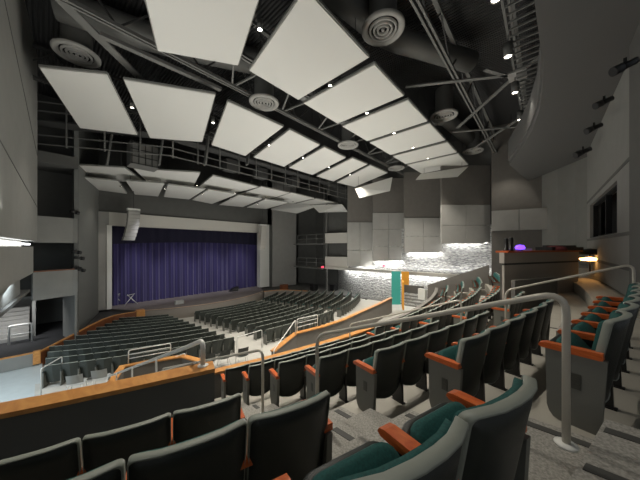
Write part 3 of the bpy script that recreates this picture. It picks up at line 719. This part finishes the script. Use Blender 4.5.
cloud(fB((2.13,12.18),(4.94,10.49),(6.61,15.78),(4.3,17.51)),'second panel from left in the middle ceiling row',row='middle ceiling panel row')
cloud(fB((5.57,10.56),(8.72,10.55),(9.69,15.9),(7.23,15.8)),'third panel from left in the middle ceiling row',row='middle ceiling panel row')
cloud(fB((9.21,10.55),(11.85,10.7),(13.1,15.7),(10.26,15.7)),'fourth panel from left in the middle ceiling row',row='middle ceiling panel row')
cloud(fB((12.3,10.7),(14.79,10.8),(16.3,15.6),(13.55,15.6)),'fifth panel from left in the middle ceiling row',row='middle ceiling panel row')
cloud(fB((15.2,10.5),(17.1,10.4),(19.3,15.6),(16.9,15.6)),'sixth panel from left in the middle ceiling row',row='middle ceiling panel row')
cloud(fB((17.5,10.35),(20.3,10.3),(22.6,15.3),(19.9,15.6)),'seventh panel from left in the middle ceiling row',row='middle ceiling panel row')
cloud([tuple(depth(355,188.7,23.2)),tuple(depth(392.5,177.2,20.6)),tuple(depth(390,191,20.3)),tuple(depth(359.5,198,22.8))],'tilted bright end panel of the middle ceiling row',row='middle ceiling panel row')
def gq(z,*pts): return [tuple(ground(px,py,z)) for px,py in pts]
zC=5.3
for i,qq in enumerate([((68,165),(124,168),(144,182),(100,181)),((134,169),(200,173),(193,187),(150,184)),((213,176),(258,187),(232,194),(199,187)),((261,187),(289,193),(268,199.5),(238,195)),((291,193),(314,198.5),(292,203.5),(272,199.5)),((316,199),(341,204),(318,206),(297,203.5))]):
    cloud(gq(zC,*qq),'%s panel from left in the far upper ceiling row by the stage'%ORD[i].replace('first','outermost').capitalize().lower(),row='far upper ceiling panel row')
a=ground(311,205,5.3)
cloud([tuple(depth(311.5,205.3,31)),tuple(depth(342,204.3,29)),tuple(depth(348,212,29)),tuple(depth(319,212.7,30))],'tilted bright end panel of the far upper ceiling row',row='far upper ceiling panel row',th=.1)
zD=4.8
for i,qq in enumerate([((74,177),(118,181.5),(127,194),(94,193)),((126,181),(164,184),(158,196.5),(135,194.5)),((168,185),(205,189.5),(189,199.5),(164,197)),((208,190),(236,194.5),(212,204),(192,200)),((238,195.5),(262,199),(243,207),(219,205)),((265,199.5),(288,203),(266,209),(247,207.5))]):
    cloud(gq(zD,*qq),'%s panel from left in the lowest ceiling row, above the curtain'%ORD[i],row='lowest ceiling panel row')
cloud([tuple(depth(290,203,33)),tuple(depth(317,206.5,31)),tuple(depth(297,213.5,33)),tuple(depth(270,209.5,34.5))],'end panel of the lowest ceiling row at right',row='lowest ceiling panel row')

# ---- downlights
mb=MB(); mb.lathe([(0,.30),(.085,.30),(.085,0),(.07,0),(.07,.02)],(0,0,0),16); cano=mb.build('c','steel'); canm=cano.data; bpy.data.objects.remove(cano)
lno=MB().lathe([(0,.022),(.07,.022)],(0,0,0),16).build('l','glow'); lnm=lno.data; bpy.data.objects.remove(lno)
def downlight(p, label, power, group, size=1.0, ang=100, col=(1,.93,.82)):
    o=empty('ceiling_downlight',tuple(p)); tag(o,label,'ceiling light',group); o.scale=(size,)*3
    for n_,d_ in (('can',canm),('lens',lnm)):
        q=bpy.data.objects.new(n_,d_); COL.objects.link(q); q.parent=o
    s_=MB().tube([(0,0,.3),(0,0,(9.2-p[2])/size)],.012,6).build('stem','steeld'); s_.parent=o
    if power:
        L=bpy.data.lights.new('downlight','SPOT'); L.energy=power; L.spot_size=math.radians(ang); L.spot_blend=.6; L.shadow_soft_size=.09; L.color=col
        lo=bpy.data.objects.new('spot_lamp',L); COL.objects.link(lo); lo.location=(p[0],p[1],p[2]-.03)
PW=1500
for i,(px,py) in enumerate([(260,30),(330,86),(367,113.5),(394,133.5),(413,148),(428,158.5)]):
    downlight(ground(px,py,6.45),'%s lit downlight from the left between the nearest ceiling panels'%ORD[i],PW*1.15,'downlights in the nearest panel row')
for i,(px,py) in enumerate([(132,108),(213,123),(269,145.5),(303,158),(329,167.5),(350,175)]):
    downlight(ground(px,py,6.45),'%s lit downlight from the left between the middle row panels'%ORD[i],PW*.75 if i else PW*.3,'downlights in the middle panel row')
for i,(px,py) in enumerate([(148,181),(197,186),(235,193),(266,198),(293,202)]):
    downlight(ground(px,py,5.25),'%s lit downlight from the left in the far upper panel row'%ORD[i],0,'downlights in the far panel row')
for i,(px,py) in enumerate([(121,187),(165,189),(203,194),(231,199),(258,204)]):
    downlight(ground(px,py,4.72),'%s lit downlight from the left in the lowest panel row above the curtain'%ORD[i],PW*.12,'downlights in the lowest panel row')
for i,(px,py) in enumerate([(496,0),(508,57),(515,93),(520,120),(524,138),(511,155),(504,166)]):
    downlight(ground(px,py,6.4),'%s lit downlight along the edge of the curved soffit, counted from the picture top'%ORD[i],PW*[0,.01,.05,.24,.24,.12,.12][i],'downlights beside the curved soffit',1.5)

for x,y,l in ((1.9,2.9,'left one of two downlights right above the camera aisle'),(4.5,2.4,'right one of two downlights right above the camera aisle')): downlight((x,y,6.4),l,PW*(.26 if x<3 else .05),'downlights above the camera')
# ---- diffusers
def diffuser(px,py,label,z=7.2,s=1):
    p=ground(px,py,z); o=empty('air_diffuser',tuple(p)); tag(o,label,'air diffuser','round ceiling air diffusers')
    pr=[(.70,.10),(.70,.04),(.66,0),(.56,.0),(.50,.07)]
    child(MB().lathe(pr,p,36),'outer_ring','greyl',o)
    for r_ in (.44,.31,.19): child(MB().lathe([(r_+.02,.06),(r_,0),(r_-.045,.0),(r_-.055,.07)],p,30),'ring','greyl',o)
    child(MB().lathe([(0,0),(.05,0),(.06,.06)],p,12),'hub','greyl',o)
    child(MB().lathe([(.48,.10),(.48,.11),(.0,.12)],p,24),'plenum','black',o)
    child(MB().lathe([(.52,.12),(.45,.3),(.45,1.5)],p,24),'neck','duct',o)
for q,*l in (((77,56),'big round diffuser at upper left above the outermost panel'),((383,31),'big round diffuser right of the largest ceiling panel'),((264,104),'round diffuser between the near and middle panel rows',6.85),((348,146),'smaller round diffuser in the gap right of centre',6.85),((444,117),'round diffuser right of the near panel row, below the cross brace'),((473,152),'partly hidden round diffuser beyond the panel row end'),((484,168.5),'lowest round diffuser near the dark rear wall'),((396,169),'tiny round diffuser beyond the gap between panel rows',6.85)): diffuser(*q,*l)

# ---- trusses
def truss(y, z, x0, x1, label, hgt=1.3, step=1.3, twin=.12, m='steel', yf=None):
    o=empty('roof_truss',((x0+x1)/2,y,z)); tag(o,label,'roof truss','steel roof trusses')
    yf=yf or (lambda x:y)
    for s_ in (-1,1): child(MB().bar((x0,yf(x0)+s_*twin/2*1.2,z),(x1,yf(x1)+s_*twin/2*1.2,z),.07,.12),'bottom_chord',m,o)
    child(MB().bar((x0,yf(x0),z+hgt),(x1,yf(x1),z+hgt),.15,.12),'top_chord',m,o)
    n=int((x1-x0)/step)
    for i in range(n):
        a=x0+(x1-x0)*i/n; b=x0+(x1-x0)*(i+1)/n
        child(MB().bar((a,yf(a),z),(b,yf(b),z+hgt) ,.05) if i%2==0 else MB().bar((a,yf(a),z+hgt),(b,yf(b),z),.05),'web','steeld',o)
truss(2.82,7.2,-2,24,'twin-chord steel truss running between the near panels and the soffit')
truss(.86,7.2,-2,22,'steel truss closest to the curved soffit edge')
truss(8.45,7.2,-1,24,'steel truss just behind the far edge of the near panel row',1.5)
truss(10.25,7.1,-1,24,'steel truss along the near edge of the middle panel row',1.5)
truss(16.6,7.4,-1,26,'dark truss in the gap before the far panel rows',1.4,m='steeld')
o=empty('cross_bracing',(13,.9,7.2)); tag(o,'flat cross braces meeting at a gusset plate right of the panels','bracing')
for a,b in (((13.1,.86),(10.8,4.6)),((13.1,.86),(16.6,3.9)),((14.9,0),(11.9,1.8)),((17.5,.86),(21,4.0)),((13.1,.86),(14.9,.1)),((12.4,.1),(13.1,.86)),((19,.9),(17,4.3)),((8.2,.9),(5.6,4.3))):
    child(MB().bar((*a,7.12),(*b,7.12),.16,.05),'brace','steel',o)
child(MB().box(12.75,13.45,.55,1.15,7.05,7.1),'gusset_plate','greyl',o)
o=empty('cross_bracing',(1.2,11,7.2)); tag(o,'long slanting brace crossing the upper left corner','bracing')
child(MB().bar((.2,10.2,7.1),(3.0,12.9,7.1),.30,.06),'brace','steel',o); child(MB().bar((1.27,10.9,7.0),(5.3,10.7,7.0),.2,.12),'strut','steel',o)
o=empty('ceiling_ladder',(7,9.3,7)); tag(o,'zigzag cross struts between the two inner trusses','bracing')
for i in range(16): x=.5+i*1.4; child(MB().bar((x,8.45,7.25),(x+(.9 if i%2 else -.4),10.25,7.15),.07,.07),'strut','steel',o)
# soffit-side ladder bars
o=empty('soffit_framing',(10,.5,7.4)); tag(o,'row of short parallel bars between soffit and truss','framing')
for i in range(46): x=4.5+i*.34; child(MB().bar((x,.86,6.9),(x+.02,.1,6.9),.04,.05),'bar','steel',o)
# duct runs
def duct(pts,r,label):
    tag(MB().tube(round_path([Vector(p) for p in pts],.8),r,18).build('air_duct','duct'),label,'duct','round ducts above the ceiling')
p=ground(383,31,8.4); duct([(p.x-3,p.y+.5,8.3),(p.x+.2,p.y,8.3),(p.x+4,p.y-2.2,8.3)],.42,'round duct crossing over the big right diffuser')
p=ground(444,117,8.2); duct([(p.x-.5,5.6,8.2),(p.x,p.y,8.2),(p.x+6,p.y-.6,8.2)],.45,'round duct over the diffusers right of the panel row')
duct([(.3,12.4,8.3),(3,11.6,8.3),(6.5,9.6,8.3)],.5,'fat round duct in the upper left corner')
duct([(7,9.4,8.1),(14,9.4,8.1),(21,9.3,8.1)],.4,'round duct above the gap between panel rows')
# attic clutter between middle and far rows
o=empty('catwalk',(10,17.2,6.0)); tag(o,'dark lighting catwalk with hanging struts between panel rows','catwalk')
yc=lambda x,dy=0: 17.1+dy+(5.2-x)*.62 if x<5.2 else 17.1+dy
def crun(z,w,h,dy=0):
    mb=MB(); mb.bar((-1,yc(-1,dy),z),(5.2,yc(5.2,dy),z),w,h); mb.bar((5.2,yc(5.2,dy),z),(26,yc(26,dy),z),w,h); return mb
child(crun(6.9,.9,.08,.5),'deck','steeld',o)
for zz in (5.6,6.1,7.4,7.9): child(crun(zz,.05,.05),'rail','steel',o)
for i in range(18): x=-.6+i*1.5; child(MB().bar((x,yc(x),5.5),(x,yc(x),9.1),.07),'post','steel',o)
for i,(px,py,U_) in enumerate([(107,125,19.6),(159,150,18.4),(205,150,16.6),(290,165,16.6),(247,163,16.6)]):
    p=onU(px,py,U_); yy=U_/ (-(px-320)/250*sn+cs); zl=(247-165)/250*yy
    child(MB().bar((p.x,U_,zl),(p.x+.5,U_+.2,9.1),.30,.1),'strut','steel',o)
p=onU(145,156,18.8); o=empty('equipment_box',tuple(p)); tag(o,'grey caged equipment box hanging above the far panels at left','equipment box')
child(MB().box(p.x-.75,p.x+.75,18.7,19.8,5.1,6.5),'body','steel',o); 
g=MB()
for i in range(5): g.bar((p.x-.7+.35*i,18.66,5.1),(p.x-.7+.35*i,18.66,6.5),.04)
for i in range(4): g.bar((p.x-.75,18.66,5.15+.43*i),(p.x+.75,18.66,5.15+.43*i),.04)
child(g,'grille','dark',o)
for i,(px,py,l) in enumerate([(233,168,'left'),(263,176,'middle'),(296,186,'right')]):
    p=onU(px,py,17.8); tag(MB().box(p.x-.5,p.x+.5,17.8,18.6,5.9,6.7).build('stage_light_bank','steeld'),'%s dark hanging lighting unit between middle and far panel rows'%l,'stage light','hanging dark light banks')

# ================================================================= SPEAKERS, SPOTLIGHTS, STAGE THINGS
def line_array(px0,py0,py1,U,label,n=8,w=.8,curve=.42,m='grey'):
    a=onU(px0,py0,U); b=onU(px0,py1,U); o=empty('line_array_speaker',tuple(a)); tag(o,label,'hanging loudspeaker')
    h=(a.z-b.z)/n
    for i in range(n):
        t=i/n; off=-curve*t*t; q=math.atan2(2*curve*t/n,h)*1.0
        x=a.x+off; z=a.z-h*(i+1)
        bx=MB().hexa([(x-w/2-.05*t,U-.35,z),(x+w/2-.05*t,U-.35,z),(x+w/2-.05*t,U+.3,z),(x-w/2-.05*t,U+.3,z)],[(x-w/2,U-.35,z+h*.95),(x+w/2,U-.35,z+h*.95),(x+w/2,U+.3,z+h*.95),(x-w/2,U+.3,z+h*.95)])
        child(bx,'speaker_cabinet',m,o)
    child(MB().box(a.x-.45,a.x+.45,U-.2,U+.2,a.z+.02,a.z+.2),'rigging_frame','white',o); child(MB().tube([(a.x,U,a.z+.1),(a.x,U,9.2)],.03),'cable','steeld',o)
line_array(133.5,211,240.5,26.3,'curved hanging loudspeaker column at the left of the stage opening')
line_array(262.5,226,249,26.5,'pale hanging loudspeaker column at the right of the stage opening',curve=.25,w=.7,m='cream')
def spot(p, d, label, s=1, group='black theatre spotlights'):
    o=empty('theater_spotlight',tuple(p)); tag(o,label,'spotlight',group); d=Vector(d).normalized(); p=Vector(p)
    child(MB().tube([p-d*.30*s,p-d*.1*s,p+d*.1*s],.11*s,12),'housing','dark',o); child(MB().tube([p+d*.1*s,p+d*.34*s],.15*s,12),'lens_tube','dark',o)
    child(MB().bar(p+Vector((0,0,.03)),p+Vector((0,0,.26*s)),.05,.03),'yoke','dark',o)
for i,(px,py) in enumerate([(625,66),(604,102),(594,128),(583,152)]):
    p=onU(px,py,-1.15); spot(p,(-.5,1,-.5) ,'%s black spotlight from the top under the curved soffit'%ORD[i],[.6,.6,.65,.85][i],'black spotlights under the curved soffit')
for i,(px,py) in enumerate([(73,212),(75,252),(78,258),(75,268),(79,270)]):
    p=depth(px+1,py,14.6); spot(p,(1,.2,-.2),'%s small black spotlight from the top on the left box edge'%ORD[i],.7,'black spotlights on the left box edge')
# music stands / A-frame on stage left
for i,(px,l) in enumerate([(117,'left'),(131,'right')]):
    p=ground(px,305,-5.3); o=empty('equipment_stand',tuple(p)); tag(o,'%s thin pale folding stand at the left end of the stage'%l,'stand','folding stands on stage')
    for s_ in (-1,1): child(MB().tube([(p.x-.5*s_,p.y,-5.3),(p.x+.25*s_,p.y+.1,-4.35)],.035,6),'leg','railw' if i else 'chairg',o)
    child(MB().bar((p.x-.3,p.y,-4.4),(p.x+.3,p.y,-4.3),.06),'crossbar','chairg',o)
p=ground(234,291,-5.3); o=tag(MB().hexa([(p.x-.6,p.y-.3,-5.3),(p.x+.5,p.y-.3,-5.3),(p.x+.5,p.y+.3,-5.3),(p.x-.6,p.y+.3,-5.3)],[(p.x-.1,p.y-.2,-4.95),(p.x+.5,p.y-.2,-4.8),(p.x+.5,p.y+.3,-4.8),(p.x-.1,p.y+.3,-4.95)]).build('floor_monitor','dark'),'black wedge floor monitor on the stage lip','floor monitor')
p=ground(179,304,-5.3); tag(MB().box(p.x-.35,p.x+.35,p.y-.2,p.y+.2,-5.3,-4.95).build('floor_box','chairg',bevel=.03),'small grey box on the middle of the stage apron','box')
for px,py,nm,l,m_ in ((334,287,'case','black equipment case standing by the right orchestra aisle','dark'),(314,285,'case','larger black case by the foot of the right lighting tower','dark'),(284,286.5,'bench','low brown bench before the pale right stage panel','capd')):
    p=ground(px,289.5,-5.4); tag(MB().box(p.x-.45,p.x+.45,p.y-.3,p.y+.3,-5.5,-4.75).build('equipment_'+nm,m_,bevel=.02),l,nm)
# loose chairs
def loose_chair(p, rz, label, m='chairg'):
    o=empty('stacking_chair',tuple(p),rz); tag(o,label,'chair','loose grey chairs behind the orchestra')
    def pt(mb,n_,mm): q=mb.build(n_,mm); q.parent=o; return q
    pt(MB().grid(lambda u,v:((u-.5)*.48,-.2-.10*v+.05*(2*u-1)**2,.50+v*.36),6,4),'backrest',m)
    pt(MB().grid(lambda u,v:((u-.5)*.48,-.22+v*.46,.45-.03*math.sin(math.pi*u)+.02*v),6,4),'seat',m)
    for sx in (-1,1):
        for ya,yb in ((-.2,-.26),(.2,.24)): pt(MB().tube([(sx*.2,ya,.45),(sx*.24,yb,0)],.014,6),'leg','railw')
for i,(px,py,l) in enumerate([(77,372,'pale grey loose chair, left one behind the left orchestra block'),(101,367,'pale grey loose chair, right one behind the left orchestra block'),(209,351,'dark loose chair furthest left at the middle aisle'),(224,348,'dark loose chair between two others at the middle aisle'),(242,346,'dark loose chair furthest right at the middle aisle')]):
    p=ground(px,py,-4.72); p.z=-5.575; loose_chair(p,-.38 if i<2 else -.25,l,'chairg' if i<2 else 'shell')
# exit signs
for px,py,y_,l in ((384,265.5,25.3,'small pink-red lit sign on the stone wall above the ledge'),(322.5,267,31,'tiny red lit sign at the foot of the right lighting tower')):
    p=depth(px,py,y_-1.2); tag(MB().box(p.x-.2,p.x+.2,p.y-.05,p.y+.05,p.z-.1,p.z+.1).build('exit_sign','red'),l,'sign','red exit signs')

# ================================================================= LIGHTS
def area(loc, rot, sx, sy, e, col=(1,1,1), name='area_lamp'):
    L=bpy.data.lights.new(name,'AREA'); L.shape='RECTANGLE'; L.size=sx; L.size_y=sy; L.energy=e; L.color=col
    o=bpy.data.objects.new(name,L); COL.objects.link(o); o.location=loc; o.rotation_euler=rot; return o
def aim(o, t): o.rotation_euler=(Vector(t)-o.location).to_track_quat('-Z','Y').to_euler(); return o
R_=math.radians
# uplights added in mid-air, without fittings, to brighten the ceiling panels
aim(area((-.6,9,1.2),(0,0,0),8,.6,220,(1,.99,.95),'added_left_fill'),(5,10,6.5))
aim(area((12,9,-3.0),(0,0,0),14,6,620,(1,.98,.92),'added_ceiling_fill'),(12,9,9))
aim(area((12,16.4,-4.0),(0,0,0),14,3,520,(1,.98,.92),'added_ceiling_fill'),(12,21,5.3))
# cove lights on stone wall, tucked behind the lower edge of each hanging panel and under the ledge
for xm,yb,dd,e in ((360,266.5,28.0,60),(388,261,25.7,75),(424,252.6,23.2,75),(466,243.5,20.8,35)):
    p=depth(xm,yb,dd); aim(area((p.x,p.y,p.z+.05),(0,0,0),3.0,.15,e,(1,.99,.95),'cove_lamp'),(p.x+.9,p.y,p.z-1.6))
aim(area((23.5,9,-2.2),(0,0,0),13,.12,110,(1,.99,.95),'cove_lamp'),(23.9,9,0))
aim(area((23.62,7.5,-2.72),(0,0,0),14,.12,210,(1,.99,.95),'cove_lamp'),(24.0,7.5,-4.2))
aim(area((25.2,18.0,-2.72),(0,0,0),6,.12,110,(1,.99,.95),'cove_lamp'),(26.3,17.2,-5.0))
# left cove
a=area((-.85,7.5,.06),(0,R_(180),0),.1,20,12,(1,1,1),'cove_lamp')
# corridor light
aim(area((-5,17,-2.5),(0,0,0),3,3,160,(.85,.93,1),'corridor_lamp'),(-4,16,-6))
aim(area((-2.6,14,-2.3),(0,0,0),2,5,420,(.82,.93,1),'corridor_lamp'),(-1.2,14.5,-5.6))
aim(area((-1.5,22.2,-3.2),(0,0,0),1.5,.3,60,(1,1,1),'corridor_lamp'),(-1.5,24,-5.3))
# stage wash on curtain
for x in (6,9.5,13,16.5):
    L=bpy.data.lights.new('stage_wash','SPOT'); L.energy=1300; L.spot_size=R_(42); L.spot_blend=1; L.shadow_soft_size=.3; L.color=(.94,.92,1)
    o=bpy.data.objects.new('stage_wash',L); COL.objects.link(o); o.location=(x,24,3.9); aim(o,(x,29.2,-4.4))
W_=bpy.data.worlds.new('world'); S.world=W_; W_.use_nodes=True
W_.node_tree.nodes['Background'].inputs[0].default_value=(.9,.95,1,1); W_.node_tree.nodes['Background'].inputs[1].default_value=.17
# ================================================================= CAMERA
cam=bpy.data.cameras.new('camera'); cam.sensor_width=36; cam.lens=250/640*36; cam.shift_y=7/640; cam.clip_start=.05
co=bpy.data.objects.new('camera',cam); COL.objects.link(co); co.location=(0,0,0); co.rotation_euler=(R_(90),0,-A48); S.camera=co
S.view_settings.view_transform='Standard'; S.view_settings.look='None'; S.view_settings.gamma=1; S.view_settings.exposure=0
